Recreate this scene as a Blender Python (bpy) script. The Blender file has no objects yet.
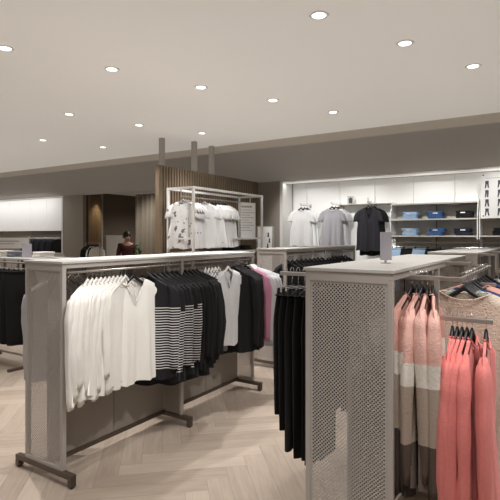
import bpy, bmesh, math, random
from mathutils import Vector, Matrix
R = math.radians
PI = math.pi
C = bpy.context.scene.collection
random.seed(7)

# ------------------------------------------------------------------ materials
def lin(c):
    return tuple(((v/255.0)/12.92 if v/255.0 <= .04045 else ((v/255.0+.055)/1.055)**2.4) for v in c) + (1.0,)

def nodes(name):
    m = bpy.data.materials.new(name); m.use_nodes = True
    nt = m.node_tree
    return m, nt, nt.nodes['Principled BSDF']

def mat(name, rgb, rough=.6, metal=0.0, noise=.08, scale=14.0, bump=0.0, bscale=200.0, sheen=0.0, emit=None, trans=0.0, alpha=1.0):
    m, nt, b = nodes(name)
    N, Lk = nt.nodes, nt.links
    tc = N.new('ShaderNodeTexCoord')
    nz = N.new('ShaderNodeTexNoise'); nz.inputs['Scale'].default_value = scale; nz.inputs['Detail'].default_value = 4
    Lk.new(tc.outputs['Object'], nz.inputs['Vector'])
    mr = N.new('ShaderNodeMapRange'); mr.inputs['To Min'].default_value = 1-noise; mr.inputs['To Max'].default_value = 1+noise
    Lk.new(nz.outputs['Fac'], mr.inputs['Value'])
    mx = N.new('ShaderNodeVectorMath'); mx.operation = 'SCALE'
    mx.inputs[0].default_value = lin(rgb)[:3]
    Lk.new(mr.outputs['Result'], mx.inputs['Scale'])
    Lk.new(mx.outputs['Vector'], b.inputs['Base Color'])
    b.inputs['Roughness'].default_value = rough; b.inputs['Metallic'].default_value = metal
    if sheen: b.inputs['Sheen Weight'].default_value = sheen
    if trans: b.inputs['Transmission Weight'].default_value = trans
    if alpha < 1: b.inputs['Alpha'].default_value = alpha
    if bump:
        n2 = N.new('ShaderNodeTexNoise'); n2.inputs['Scale'].default_value = bscale; n2.inputs['Detail'].default_value = 3
        Lk.new(tc.outputs['Object'], n2.inputs['Vector'])
        bp = N.new('ShaderNodeBump'); bp.inputs['Strength'].default_value = bump; bp.inputs['Distance'].default_value = .01
        Lk.new(n2.outputs['Fac'], bp.inputs['Height']); Lk.new(bp.outputs['Normal'], b.inputs['Normal'])
    if emit:
        b.inputs['Emission Color'].default_value = lin(emit[0]); b.inputs['Emission Strength'].default_value = emit[1]
    return m

def band_mat(name, stops, wob=.02, bump=.5, bscale=120, jit=0.0):
    """cloth whose colour changes with height (stops: list of (z, rgb), top first)"""
    m, nt, b = nodes(name); N, Lk = nt.nodes, nt.links
    tc = N.new('ShaderNodeTexCoord'); sp = N.new('ShaderNodeSeparateXYZ'); Lk.new(tc.outputs['Object'], sp.inputs[0])
    nz = N.new('ShaderNodeTexNoise'); nz.inputs['Scale'].default_value = 9; Lk.new(tc.outputs['Object'], nz.inputs['Vector'])
    a = N.new('ShaderNodeMath'); a.operation = 'MULTIPLY_ADD'; a.inputs[1].default_value = wob; Lk.new(nz.outputs['Fac'], a.inputs[0]); Lk.new(sp.outputs['Z'], a.inputs[2])
    zs = [s[0] for s in stops]; lo, hi = -1.0, 0.0
    mr = N.new('ShaderNodeMapRange'); mr.inputs['From Min'].default_value = lo; mr.inputs['From Max'].default_value = hi
    Lk.new(a.outputs[0], mr.inputs['Value'])
    cr = N.new('ShaderNodeValToRGB'); cr.color_ramp.interpolation = 'CONSTANT'
    st = sorted(stops, key=lambda s: s[0])
    e = cr.color_ramp.elements
    e[0].position = max(0, st[0][0]+1); e[0].color = lin(st[0][1])
    e[1].position = st[1][0]+1; e[1].color = lin(st[1][1])
    for z, c in st[2:]:
        q = e.new(z+1); q.color = lin(c)
    Lk.new(mr.outputs['Result'], cr.inputs['Fac'])
    Lk.new(cr.outputs['Color'], b.inputs['Base Color'])
    b.inputs['Roughness'].default_value = .9
    n2 = N.new('ShaderNodeTexNoise'); n2.inputs['Scale'].default_value = bscale; n2.inputs['Detail'].default_value = 3
    Lk.new(tc.outputs['Object'], n2.inputs['Vector'])
    bp = N.new('ShaderNodeBump'); bp.inputs['Strength'].default_value = bump; bp.inputs['Distance'].default_value = .01
    Lk.new(n2.outputs['Fac'], bp.inputs['Height']); Lk.new(bp.outputs['Normal'], b.inputs['Normal'])
    return m

def stripe_mat(name, base, line, period=.0205, duty=.30, ztop=-.315, zbot=-.80):
    m, nt, b = nodes(name); N, Lk = nt.nodes, nt.links
    tc = N.new('ShaderNodeTexCoord'); sp = N.new('ShaderNodeSeparateXYZ'); Lk.new(tc.outputs['Object'], sp.inputs[0])
    def math_(op, a, bb=None):
        n = N.new('ShaderNodeMath'); n.operation = op
        for i, v in enumerate((a, bb)):
            if v is None: continue
            if isinstance(v, (int, float)): n.inputs[i].default_value = v
            else: Lk.new(v, n.inputs[i])
        return n.outputs[0]
    f = math_('FRACT', math_('DIVIDE', math_('ADD', sp.outputs['Z'], 5.0), period))
    s = math_('LESS_THAN', f, duty)
    s = math_('MULTIPLY', s, math_('LESS_THAN', sp.outputs['Z'], ztop))
    s = math_('MULTIPLY', s, math_('GREATER_THAN', sp.outputs['Z'], zbot))
    mx = N.new('ShaderNodeMix'); mx.data_type = 'RGBA'
    mx.inputs[6].default_value = lin(base); mx.inputs[7].default_value = lin(line)
    Lk.new(s, mx.inputs[0]); Lk.new(mx.outputs[2], b.inputs['Base Color'])
    b.inputs['Roughness'].default_value = .85
    return m

def print_mat(name, base, ink, thr=.6, scale=11):
    m, nt, b = nodes(name); N, Lk = nt.nodes, nt.links
    tc = N.new('ShaderNodeTexCoord')
    nz = N.new('ShaderNodeTexNoise'); nz.inputs['Scale'].default_value = scale; nz.inputs['Detail'].default_value = 5
    Lk.new(tc.outputs['Object'], nz.inputs['Vector'])
    cr = N.new('ShaderNodeValToRGB'); e = cr.color_ramp.elements
    e[0].position = thr-.02; e[0].color = lin(base); e[1].position = thr+.02; e[1].color = lin(ink)
    Lk.new(nz.outputs['Fac'], cr.inputs['Fac']); Lk.new(cr.outputs['Color'], b.inputs['Base Color'])
    b.inputs['Roughness'].default_value = .8
    return m

def plaid_mat(name):
    m, nt, b = nodes(name); N, Lk = nt.nodes, nt.links
    tc = N.new('ShaderNodeTexCoord')
    ck = N.new('ShaderNodeTexChecker'); ck.inputs['Scale'].default_value = 22
    ck.inputs['Color1'].default_value = lin((92, 34, 34)); ck.inputs['Color2'].default_value = lin((26, 20, 24))
    Lk.new(tc.outputs['Object'], ck.inputs['Vector']); Lk.new(ck.outputs['Color'], b.inputs['Base Color'])
    b.inputs['Roughness'].default_value = .9
    return m

def floor_mat():
    m, nt, b = nodes('herringbone_oak'); N, Lk = nt.nodes, nt.links
    at = N.new('ShaderNodeAttribute'); at.attribute_name = 'plank'
    uv = N.new('ShaderNodeUVMap'); mp = N.new('ShaderNodeMapping'); mp.inputs['Scale'].default_value = (3.0, 30, 1)
    Lk.new(uv.outputs['UV'], mp.inputs['Vector'])
    nz = N.new('ShaderNodeTexNoise'); nz.inputs['Scale'].default_value = 1.0; nz.inputs['Detail'].default_value = 6; nz.inputs['Distortion'].default_value = 1.2
    Lk.new(mp.outputs['Vector'], nz.inputs['Vector'])
    mx = N.new('ShaderNodeMix'); mx.data_type = 'RGBA'; mx.inputs[6].default_value = lin((142, 125, 111)); mx.inputs[7].default_value = lin((190, 175, 160))
    ad = N.new('ShaderNodeMath'); ad.operation = 'MULTIPLY_ADD'; ad.inputs[1].default_value = .40; 
    Lk.new(at.outputs['Fac'], ad.inputs[0])
    sc = N.new('ShaderNodeMath'); sc.operation = 'MULTIPLY'; sc.inputs[1].default_value = .75; Lk.new(nz.outputs['Fac'], sc.inputs[0])
    Lk.new(sc.outputs[0], ad.inputs[2]); Lk.new(ad.outputs[0], mx.inputs[0])
    Lk.new(mx.outputs[2], b.inputs['Base Color'])
    b.inputs['Roughness'].default_value = .42
    bp = N.new('ShaderNodeBump'); bp.inputs['Strength'].default_value = .06; Lk.new(nz.outputs['Fac'], bp.inputs['Height']); Lk.new(bp.outputs['Normal'], b.inputs['Normal'])
    return m

M = dict(
    ceiling=mat('glowing_painted_ceiling', (212, 208, 203), .9, noise=.01, scale=2, emit=((198, 192, 184), .43)),  # emission stands in for light bounced up onto the ceiling
    fascia=mat('glowing_taupe_soffit', (150, 144, 137), .9, noise=.02, scale=2, emit=((128, 121, 112), .24)),  # glow in the colour replaces bounce light on the soffit
    cornice=mat('glowing_cornice_paint', (184, 175, 162), .9, noise=.01, emit=((174, 168, 158), .10)),  # slight emission lifts the cornice in place of reflected light
    wall=mat('grey_wall', (158, 150, 140), .9, noise=.02, scale=3),
    dark_wall=mat('brown_wall', (98, 86, 74), .9, noise=.03, scale=3),
    groove=mat('plank_joint', (132, 114, 100), .8),
    white=mat('white_lacquer', (236, 235, 232), .5, noise=.01),
    glow=mat('glowing_white_panel', (240, 240, 238), .5, noise=.01, emit=((255, 253, 250), .12)),
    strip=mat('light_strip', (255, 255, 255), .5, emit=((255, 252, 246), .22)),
    lit=mat('faint_glow_white_panel', (240, 240, 238), .5, noise=.01, emit=((255, 253, 250), .06)),  # added emission brightens the wall panels and downlight trims
    shelf=mat('shelf_metal', (190, 186, 178), .5, noise=.02),
    shelf_back=mat('shelf_back_panel', (204, 198, 188), .7, noise=.02),
    rack=mat('grey_powder_coat', (180, 173, 167), .5, noise=.02),
    rack_top=mat('rack_top_laminate', (196, 194, 190), .42, noise=.01),
    spine=mat('taupe_laminate', (150, 142, 133), .45, noise=.04, scale=4),
    foot=mat('bronze_metal', (96, 84, 75), .4, .5, noise=.05),
    steel=mat('brushed_steel', (200, 192, 184), .3, .85, noise=.04),
    chrome=mat('chrome_wire', (225, 225, 228), .18, 1.0, noise=.02),
    black_plastic=mat('black_plastic', (24, 24, 27), .45, noise=.1),
    white_plastic=mat('white_plastic', (228, 226, 222), .4, noise=.02),
    slat=mat('oak_slat', (134, 117, 96), .6, noise=.16, scale=6),
    slat_back=mat('dark_slat_backing', (62, 50, 42), .8),
    curtain=mat('taupe_curtain', (150, 138, 122), .9, noise=.05),
    curtain_lit=mat('ochre_curtain', (142, 118, 88), .9, noise=.05),
    white_cloth=mat('white_jersey', (236, 233, 226), .85, noise=.03, bump=.12, bscale=40, sheen=.2),
    tee_white=mat('bright_white_jersey', (240, 240, 240), .85, noise=.02),
    grey_cloth=mat('light_grey_jersey', (214, 214, 216), .85, noise=.03, bump=.1, bscale=60),
    tee_grey=mat('grey_tee_jersey', (150, 148, 153), .85, noise=.05),
    mid_grey=mat('mid_grey_jersey', (136, 136, 144), .85, noise=.05),
    melange=mat('melange_grey_jersey', (176, 174, 178), .85, noise=.05),
    black_cloth=mat('black_jersey', (13, 12, 15), .9, noise=.15),
    deep_black=mat('black_trouser_cloth', (13, 13, 15), .9, noise=.15),
    charcoal=mat('charcoal_jersey', (46, 45, 51), .85, noise=.08),
    navy=mat('navy_cloth', (34, 36, 50), .85, noise=.12),
    pink=mat('rose_jersey', (172, 116, 138), .85, noise=.05),
    coral=mat('coral_knit', (228, 132, 126), .9, noise=.09, scale=60, bump=.5, bscale=170, sheen=.15),
    beige=mat('oatmeal_boucle', (218, 201, 184), .95, noise=.14, scale=90, bump=.8, bscale=110, sheen=.25),
    blush=mat('blush_cloth', (222, 168, 156), .9, noise=.05, bump=.3, bscale=120),
    mint=mat('mint_cloth', (178, 214, 202), .85, noise=.04),
    cobalt=mat('cobalt_cloth', (36, 66, 128), .8, noise=.06),
    denim_light=mat('light_denim', (168, 196, 226), .85, noise=.12, scale=40),
    denim_blue=mat('blue_denim', (72, 108, 160), .85, noise=.15, scale=40),
    denim_dark=mat('dark_denim', (34, 40, 58), .85, noise=.15, scale=40),
    denim_black=mat('black_denim', (24, 24, 30), .85, noise=.15, scale=40),
    paper=mat('white_paper', (238, 238, 236), .6, noise=.01),
    ink=mat('grey_ink', (70, 70, 76), .7),
    pale_ink=mat('pale_print', (176, 174, 172), .7),
    acrylic=mat('frosted_acrylic', (176, 172, 180), .25, noise=.02),
    skin=mat('skin', (176, 132, 108), .6, noise=.05),
    hair=mat('dark_hair', (26, 20, 18), .6, noise=.2),
    plaid=plaid_mat('red_plaid'),
    leaf=mat('green_leaf', (50, 98, 48), .5, noise=.3, scale=30),
    clay=mat('grey_pot', (120, 116, 110), .7),
    striped=stripe_mat('black_white_stripe', (13, 12, 16), (228, 226, 226)),
    striped2=stripe_mat('black_white_stripe_lower', (13, 12, 16), (228, 226, 226), ztop=-.36, zbot=-.84),
    printed=print_mat('white_tee_print', (238, 238, 238), (120, 118, 122), .6, 14),
    printed2=print_mat('white_tee_dark_print', (240, 240, 240), (52, 52, 58), .66, 9),
    glass=mat('frosted_glass_shelf', (214, 222, 220), .2, noise=.01, alpha=.75),
    bulb=mat('lamp_lens', (255, 255, 255), .4, emit=((255, 250, 240), 2.2)),
)
M['block'] = band_mat('colour_block_knit', [(-.02, (226, 180, 168)), (-.345, (226, 180, 168)), (-.45, (226, 219, 210)), (-.70, (172, 156, 142)), (-1.0, (88, 74, 66))], wob=.05)
M['blockb'] = band_mat('colour_block_knit_deep', [(-.02, (196, 146, 134)), (-.30, (196, 146, 134)), (-.40, (214, 206, 196)), (-.64, (156, 140, 126)), (-1.0, (62, 50, 46))], wob=.06)
M['floor'] = floor_mat()

# ------------------------------------------------------------------ mesh builder
class MB:
    def __init__(s): s.v = []; s.f = []
    def add(s, vs, fs):
        o = len(s.v); s.v += [tuple(v) for v in vs]; s.f += [tuple(i+o for i in f) for f in fs]; return s
    def box(s, x0, x1, y0, y1, z0, z1):
        vs = [(x, y, z) for z in (z0, z1) for y in (y0, y1) for x in (x0, x1)]
        return s.add(vs, [(0, 2, 3, 1), (4, 5, 7, 6), (0, 1, 5, 4), (2, 6, 7, 3), (0, 4, 6, 2), (1, 3, 7, 5)])
    def prism(s, pts, a, b, axis='y'):
        """polygon pts (u, v) swept from a to b along axis"""
        n = len(pts)
        def P(p, t):
            return (p[0], t, p[1]) if axis == 'y' else ((t, p[0], p[1]) if axis == 'x' else (p[0], p[1], t))
        vs = [P(p, a) for p in pts] + [P(p, b) for p in pts]
        fs = [tuple(range(n)), tuple(range(2*n-1, n-1, -1))] + [(i, n+i, n+(i+1) % n, (i+1) % n) for i in range(n)]
        return s.add(vs, fs)
    def loft(s, rings, cap=True, closed=True):
        n = len(rings[0]); vs = [p for r in rings for p in r]; fs = []
        for i in range(len(rings)-1):
            for j in range(n if closed else n-1):
                k = (j+1) % n
                fs.append((i*n+j, i*n+k, (i+1)*n+k, (i+1)*n+j))
        if cap:
            fs.append(tuple(range(n-1, -1, -1))); fs.append(tuple((len(rings)-1)*n+j for j in range(n)))
        return s.add(vs, fs)
    def tube(s, pts, r, n=8, ry=None, cap=True, up=None):
        pts = [Vector(p) for p in pts]; rings = []
        prev = None
        for i, p in enumerate(pts):
            d = (pts[min(i+1, len(pts)-1)] - pts[max(i-1, 0)]).normalized()
            if prev is None:
                a = Vector(up) if up else (Vector((0, 0, 1)) if abs(d.z) < .9 else Vector((1, 0, 0)))
                u = (a - d*a.dot(d)).normalized()
            else:
                u = (prev - d*prev.dot(d)).normalized()
            prev = u; w = d.cross(u)
            rr = r[i] if isinstance(r, (list, tuple)) else r
            r2 = (ry[i] if isinstance(ry, (list, tuple)) else ry) if ry is not None else rr
            rings.append([tuple(p + u*rr*math.cos(2*PI*k/n) + w*r2*math.sin(2*PI*k/n)) for k in range(n)])
        return s.loft(rings, cap)
    def lathe(s, prof, n=20, c=(0, 0)):
        return s.loft([[(c[0]+r*math.cos(2*PI*k/n), c[1]+r*math.sin(2*PI*k/n), z) for k in range(n)] for r, z in prof], True)
    def build(s, name, m, parent=None, smooth=False, bevel=0.0, thick=0.0):
        me = bpy.data.meshes.new(name); me.from_pydata(s.v, [], s.f); me.update()
        bm = bmesh.new(); bm.from_mesh(me); bmesh.ops.recalc_face_normals(bm, faces=bm.faces); bm.to_mesh(me); bm.free()
        if m: me.materials.append(m)
        if smooth: me.polygons.foreach_set('use_smooth', [True]*len(me.polygons))
        o = bpy.data.objects.new(name, me); C.objects.link(o)
        if parent: o.parent = parent
        if bevel:
            b = o.modifiers.new('bevel', 'BEVEL'); b.width = bevel; b.segments = 2; b.limit_method = 'ANGLE'
        if thick:
            b = o.modifiers.new('solid', 'SOLIDIFY'); b.thickness = thick; b.offset = 0
        return o

def thing(name, label, cat, loc=(0, 0, 0), rz=0.0, group=None):
    o = bpy.data.objects.new(name, None); C.objects.link(o); o.empty_display_size = .1
    o.location = loc; o.rotation_euler = (0, 0, rz)
    o['label'] = label; o['category'] = cat
    if group: o['group'] = group
    return o
def tag(o, label, cat, group=None, kind=None):
    o['label'] = label; o['category'] = cat
    if group: o['group'] = group
    if kind: o['kind'] = kind
    return o
def struct(name, mb, m, parent=None, **k):
    o = mb.build(name, m, parent, **k)
    if parent is None: o['kind'] = 'structure'
    return o
def copy_tree(o, parent=None):
    c = o.copy(); C.objects.link(c); c.parent = parent
    for ch in list(o.children): copy_tree(ch, c)
    return c
ORD = ['nearest', 'second', 'third', 'fourth', 'fifth', 'sixth', 'seventh', 'eighth', 'ninth', 'tenth', 'eleventh', 'twelfth', 'thirteenth', 'fourteenth', 'fifteenth', 'sixteenth', 'seventeenth', 'eighteenth']
ORL = ['leftmost'] + ORD[1:]

CEIL = 3.11; WY = 7.95; HEAD = 2.62; BACK = 8.38

# ------------------------------------------------------------------ setting
def build_floor():
    W, n = .145, 6; L = W*n; ang = R(42)
    X0, X1, Y0, Y1 = -16.0, 4.0, -3.0, 14.5
    me = bpy.data.meshes.new('floor'); vs = []; fs = []; cols = []; uvs = []
    cx, cy = (X0+X1)/2, (Y0+Y1)/2
    c, s = math.cos(ang), math.sin(ang)
    rnd = random.Random(3)
    ext = 14.5; g = .0008
    J = int(ext/W)
    def put(x0, x1, y0, y1, horiz):
        mx, my = (x0+x1)/2, (y0+y1)/2
        wx, wy = c*mx-s*my+cx, s*mx+c*my+cy
        if wx < X0-.5 or wx > X1+.5 or wy < Y0-.5 or wy > Y1+.5: return
        o = len(vs)
        for x, y in ((x0+g, y0+g), (x1-g, y0+g), (x1-g, y1-g), (x0+g, y1-g)):
            vs.append((c*x-s*y+cx, s*x+c*y+cy, 0.0))
        fs.append((o, o+1, o+2, o+3)); cols.append(rnd.random())
        a, b = rnd.random()*20, rnd.random()*20
        if horiz: uvs.extend([(a, b), (a+L, b), (a+L, b+W), (a, b+W)])
        else: uvs.extend([(a, b+W), (a, b), (a+L, b), (a+L, b+W)])
    for j in range(-J, J):
        base = j*W
        mlo = int((-ext-base)/(2*L))-1; mhi = int((ext-base)/(2*L))+1
        for q in range(mlo, mhi+1):
            x = base + q*2*L
            put(x, x+L, j*W, (j+1)*W, True)
            put(x, x+W, (j+1)*W, (j+1)*W+L, False)
    me.from_pydata(vs, [], fs); me.update()
    uvl = me.uv_layers.new(name='UVMap')
    for i, uv in enumerate(uvs): uvl.data[i].uv = uv
    at = me.attributes.new('plank', 'FLOAT', 'FACE')
    at.data.foreach_set('value', cols)
    me.materials.append(M['floor'])
    o = bpy.data.objects.new('floor', me); C.objects.link(o); o['kind'] = 'structure'
    sub = struct('floor_slab', MB().box(-16.4, 4.4, -3.4, 14.9, -.12, -.004), M['groove'])
build_floor()
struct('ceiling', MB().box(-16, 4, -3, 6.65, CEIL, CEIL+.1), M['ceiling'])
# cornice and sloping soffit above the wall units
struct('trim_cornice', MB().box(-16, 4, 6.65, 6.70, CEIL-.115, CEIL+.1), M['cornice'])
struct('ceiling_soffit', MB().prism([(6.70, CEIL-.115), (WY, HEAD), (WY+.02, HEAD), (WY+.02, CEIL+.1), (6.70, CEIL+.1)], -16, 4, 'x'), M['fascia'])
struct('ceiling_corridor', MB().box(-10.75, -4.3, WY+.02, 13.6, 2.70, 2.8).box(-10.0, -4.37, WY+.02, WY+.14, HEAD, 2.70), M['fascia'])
# right bay recess
struct('wall_back', MB().box(-4.37, 4, BACK, BACK+.1, 0, CEIL), M['white'])
struct('ceiling_bay', MB().box(-4.37, 4, WY+.02, BACK, 2.60, 2.7), M['white'])
struct('trim_light', MB().box(-4.3, 4, WY+.06, WY+.16, 2.575, 2.598), M['strip'])
struct('wall_pillar', MB().box(-4.86, -4.37, WY, BACK+.1, 0, HEAD), M['wall'])
struct('wall_left_pillar', MB().box(-10.66, -9.9, WY, WY+.1, 0, HEAD), M['wall'])
struct('wall_corridor', MB().box(-10.0, -9.9, WY+.1, 13.5, 0, 2.7), M['dark_wall'])
struct('wall_corridor_back', MB().box(-10.0, -4.3, 12.6, 12.7, 0, 2.7), M['dark_wall'])
struct('wall_corridor_right', MB().box(-4.86, -4.76, BACK+.1, 12.6, 0, 2.7), M['dark_wall'])
struct('wall_left_back', MB().box(-16, -10.66, BACK, BACK+.1, 0, CEIL), M['shelf_back'])
struct('ceiling_left_bay', MB().box(-16, -10.66, WY+.02, BACK, 2.60, 2.7), M['white'])
struct('wall_left', MB().box(-16.1, -16, -3, BACK, 0, CEIL+.1), M['wall'])
struct('wall_right', MB().box(4, 4.1, -3, BACK, 0, CEIL+.1), M['wall'])
# joints between the white wall panels (each panel one thing)
xs = [-4.30, -4.005, -3.345, -2.698, -2.042, -1.393, -.74, -.09, .56]
for i in range(len(xs)-1):
    a, b = xs[i]+.006, xs[i+1]-.006
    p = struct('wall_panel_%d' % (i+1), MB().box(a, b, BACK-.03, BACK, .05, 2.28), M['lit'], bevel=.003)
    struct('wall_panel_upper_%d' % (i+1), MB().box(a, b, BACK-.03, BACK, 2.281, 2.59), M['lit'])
struct('trim_bay_side', MB().box(-4.37, -4.31, WY, BACK-.05, 0, 2.60), M['white'])

# ------------------------------------------------------------------ downlights
def ring_light(x, y, label):
    t = thing('ceiling_downlight', label, 'ceiling light', (x, y, CEIL), 0, 'recessed downlights in the ceiling')
    pr = [(.045, -.001), (.062, -.006), (.068, -.003), (.068, 0.0)]
    MB().lathe([(.047, .0), (.05, -.006), (.066, -.006), (.07, -.001)], 24).build('trim_ring', M['lit'], t, smooth=True)  # trim glows slightly in place of light falling on it
    MB().lathe([(.044, -.0075), (.044, -.0065)], 20).build('lens', M['bulb'], t)
    return t
VIS = [(-1.38, 3.064, 'large recessed downlight nearest the top edge, right of centre'),
       (-1.011, 3.869, 'recessed downlight second of the right hand diagonal row'),
       (-.637, 4.715, 'recessed downlight at far right of the ceiling above the shelves'),
       (-3.408, 3.055, 'recessed downlight upper left, above the white tops'),
       (-3.057, 3.906, 'recessed downlight in front of the ceiling posts'),
       (-2.673, 4.707, 'recessed downlight in mid ceiling right of the posts'),
       (-2.315, 5.553, 'recessed downlight nearest the cornice over the t-shirt display'),
       (-3.753, 2.255, 'recessed downlight at the left edge of the ceiling'),
       (-5.114, 3.898, 'recessed downlight on left, beyond the one at the picture edge'),
       (-4.816, 4.793, 'recessed downlight just left of the tall ceiling post'),
       (-4.41, 5.659, 'small recessed downlight between the ceiling posts'),
       (-6.523, 5.651, 'tiny recessed downlight nearest the cornice on the left'),
       (-6.845, 4.735, 'small recessed downlight far left near the cornice')]
def spot(x, y, e, size=78, z=CEIL-.03, blend=.8, tgt=None, col=(1, .985, .965), rad=.045):
    l = bpy.data.lights.new('spot_lamp', 'SPOT'); l.energy = e; l.spot_size = R(size); l.spot_blend = blend
    l.shadow_soft_size = rad; l.color = col
    o = bpy.data.objects.new('spot_lamp', l); C.objects.link(o); o.location = (x, y, z)
    if tgt:
        d = Vector(tgt)-Vector((x, y, z)); o.rotation_euler = d.to_track_quat('-Z', 'Y').to_euler()
    return o
for x, y, lb in VIS:
    ring_light(x, y, lb); spot(x, y, 135 if x < -2.6 and x > -4 and y < 5 else 55, rad=.03)
for x, y in [(-2.1, 1.4), (-1.75, 2.2), (.28, 2.25), (.68, 3.1), (1.05, 3.9), (1.4, 4.7), (-.2, 1.3), (-4.1, 1.4), (-5.5, 3.05), (-.3, 5.5), (-8.2, 4.6), (-8.6, 5.6), (-7.2, 3.9), (-10.2, 4.7), (-12, 5.4)]:
    spot(x, y, 62)

# ------------------------------------------------------------------ perforated sheets
def perforated(w, h, pitch=.018, hole=.0086, border=.008, t=.0015):
    """sheet in the xz plane, staggered square holes cut through it (real openings)"""
    mb = MB(); p = pitch/2.0
    nx = int((w-2*border)/p); nz = int((h-2*border)/p)
    ox = (w-nx*p)/2; oz = (h-nz*p)/2
    # strips round the edge
    mb.add([(0, 0, 0), (w, 0, 0), (w, 0, oz), (0, 0, oz)], [(0, 1, 2, 3)])
    mb.add([(0, 0, h-oz), (w, 0, h-oz), (w, 0, h), (0, 0, h)], [(0, 1, 2, 3)])
    mb.add([(0, 0, oz), (ox, 0, oz), (ox, 0, h-oz), (0, 0, h-oz)], [(0, 1, 2, 3)])
    mb.add([(w-ox, 0, oz), (w, 0, oz), (w, 0, h-oz), (w-ox, 0, h-oz)], [(0, 1, 2, 3)])
    for i in range(nx):
        for j in range(nz):
            x0, z0 = ox+i*p, oz+j*p; x1, z1 = x0+p, z0+p
            cx, cz = (x0+x1)/2, (z0+z1)/2
            if (i+j) % 2:
                mb.add([(x0, 0, z0), (x1, 0, z0), (x1, 0, z1), (x0, 0, z1)], [(0, 1, 2, 3)])
            else:
                q = hole*.5; k = q*.42
                inner = [(cx-k, cz-q), (cx+k, cz-q), (cx+q, cz-k), (cx+q, cz+k), (cx+k, cz+q), (cx-k, cz+q), (cx-q, cz+k), (cx-q, cz-k)]
                vs = [(x0, 0, z0), (x1, 0, z0), (x1, 0, z1), (x0, 0, z1)] + [(a, 0, b) for a, b in inner]
                mb.add(vs, [(0, 1, 5, 4), (1, 6, 5), (1, 2, 7, 6), (2, 8, 7), (2, 3, 9, 8), (3, 10, 9), (3, 0, 11, 10), (0, 4, 11)])
    return mb

# ------------------------------------------------------------------ gondola racks
TOPZ = 1.45
def gondola(name, label, x0, y0, width, modules, mod=1.17, rail_r=True, rail_l=True, rails=None, holes=.0086, TOPZ=1.45):
    t = thing(name, label, 'clothes rack', (x0, y0, 0)); L = modules*mod
    MB().box(-.008, width+.008, -.008, L+.008, TOPZ-.016, TOPZ).build('top_panel', M['rack_top'], t, bevel=.002)
    MB().box(0, width, 0, L, TOPZ-.046, TOPZ-.0165).build('top_frame', M['rack'], t)
    for k in range(modules+1):
        y = min(k*mod, L-.03)
        for x in (0, width-.024):
            MB().box(x, x+.024, y, y+.03, .085, TOPZ-.046).build('upright', M['rack'], t, bevel=.002)
        # foot: a flat bar across with a short drop at each end
        f = MB().box(-.10, width+.10, y-.01, y+.03, .052, .085).box(-.10, -.06, y-.01, y+.03, .008, .052).box(width+.06, width+.10, y-.01, y+.03, .008, .052)
        fo = f.build('foot', M['foot'], t, bevel=.004)
        for x in (-.08, width+.08):
            MB().lathe([(.016, 0), (.018, .004), (.016, .009)], 12, (x, y+.01)).build('glide', M['black_plastic'], fo)
        if k in (0, modules):
            pn = perforated(width-.046, TOPZ-.046-.12, hole=holes).build('perforated_panel', M['rack'], t, thick=.0016)
            pn.location = (.023, y+.006 if k == 0 else y+.024, .105)
            MB().box(.024, width-.024, y, y+.02, .085, .106).build('lower_edge', M['rack'], t); MB().box(.024, width-.024, y, y+.02, TOPZ-.062, TOPZ-.046).build('upper_edge', M['rack'], t)
        else:
            MB().box(.024, width-.024, y+.008, y+.02, .085, TOPZ-.2).build('divider', M['spine'], t)
        if k < modules:
            c = width/2
            ya, yb = k*mod+.035, (k+1)*mod-.035 if k == modules-1 else (k+1)*mod-.005
            ym = (ya+yb)/2
            MB().box(c-.012, c+.012, ya, ym-.003, .10, 1.02).build('spine_panel', M['spine'], t, bevel=.002)
            MB().box(c-.012, c+.012, ym+.003, yb, .10, 1.02).build('spine_panel', M['spine'], t, bevel=.002)
            mesh_ = perforated(yb-ya, .36, pitch=.024, hole=.0112).build('mesh_panel', M['rack'], t, thick=.0016)
            mesh_.rotation_euler = (0, 0, PI/2); mesh_.location = (c, ya, 1.03)
            MB().box(c-.02, c+.02, ya-.004, yb+.004, .07, .10).build('base_rail', M['foot'], t)
    for on, x in ((rail_l, .02), (rail_r, width-.02)):
        if on:
            MB().tube([(x, .05, 1.36), (x, L-.05, 1.36)], .0085, 10).build('hanging_rail', M['steel'], t, smooth=True)
            for y in (.06, L/2+.02, L-.06):
                MB().box(x-.006, x+.006, y-.006, y+.006, 1.36, TOPZ-.046).build('rail_bracket', M['steel'], t)
    return t

L1X, L1Y = -3.09, 2.0
gl = gondola('gondola_rack', 'long grey perforated gondola rack on left carrying white, striped and grey tops', L1X, L1Y, .40, 2, 1.17, TOPZ=1.435)
gf = gondola('gondola_rack', 'grey gondola rack behind in the aisle carrying a row of black tops', -3.13, 5.12, .40, 2, 1.17)
gr = gondola('gondola_rack', 'nearest grey gondola rack with perforated end panel facing the camera', -1.03, 2.13, .42, 2, .98, rail_r=False, rail_l=False)
gs = gondola('gondola_rack', 'grey gondola rack directly behind the nearest perforated one on the right', -1.03, 4.78, .42, 2, .98, rail_l=False, rail_r=False)
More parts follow.
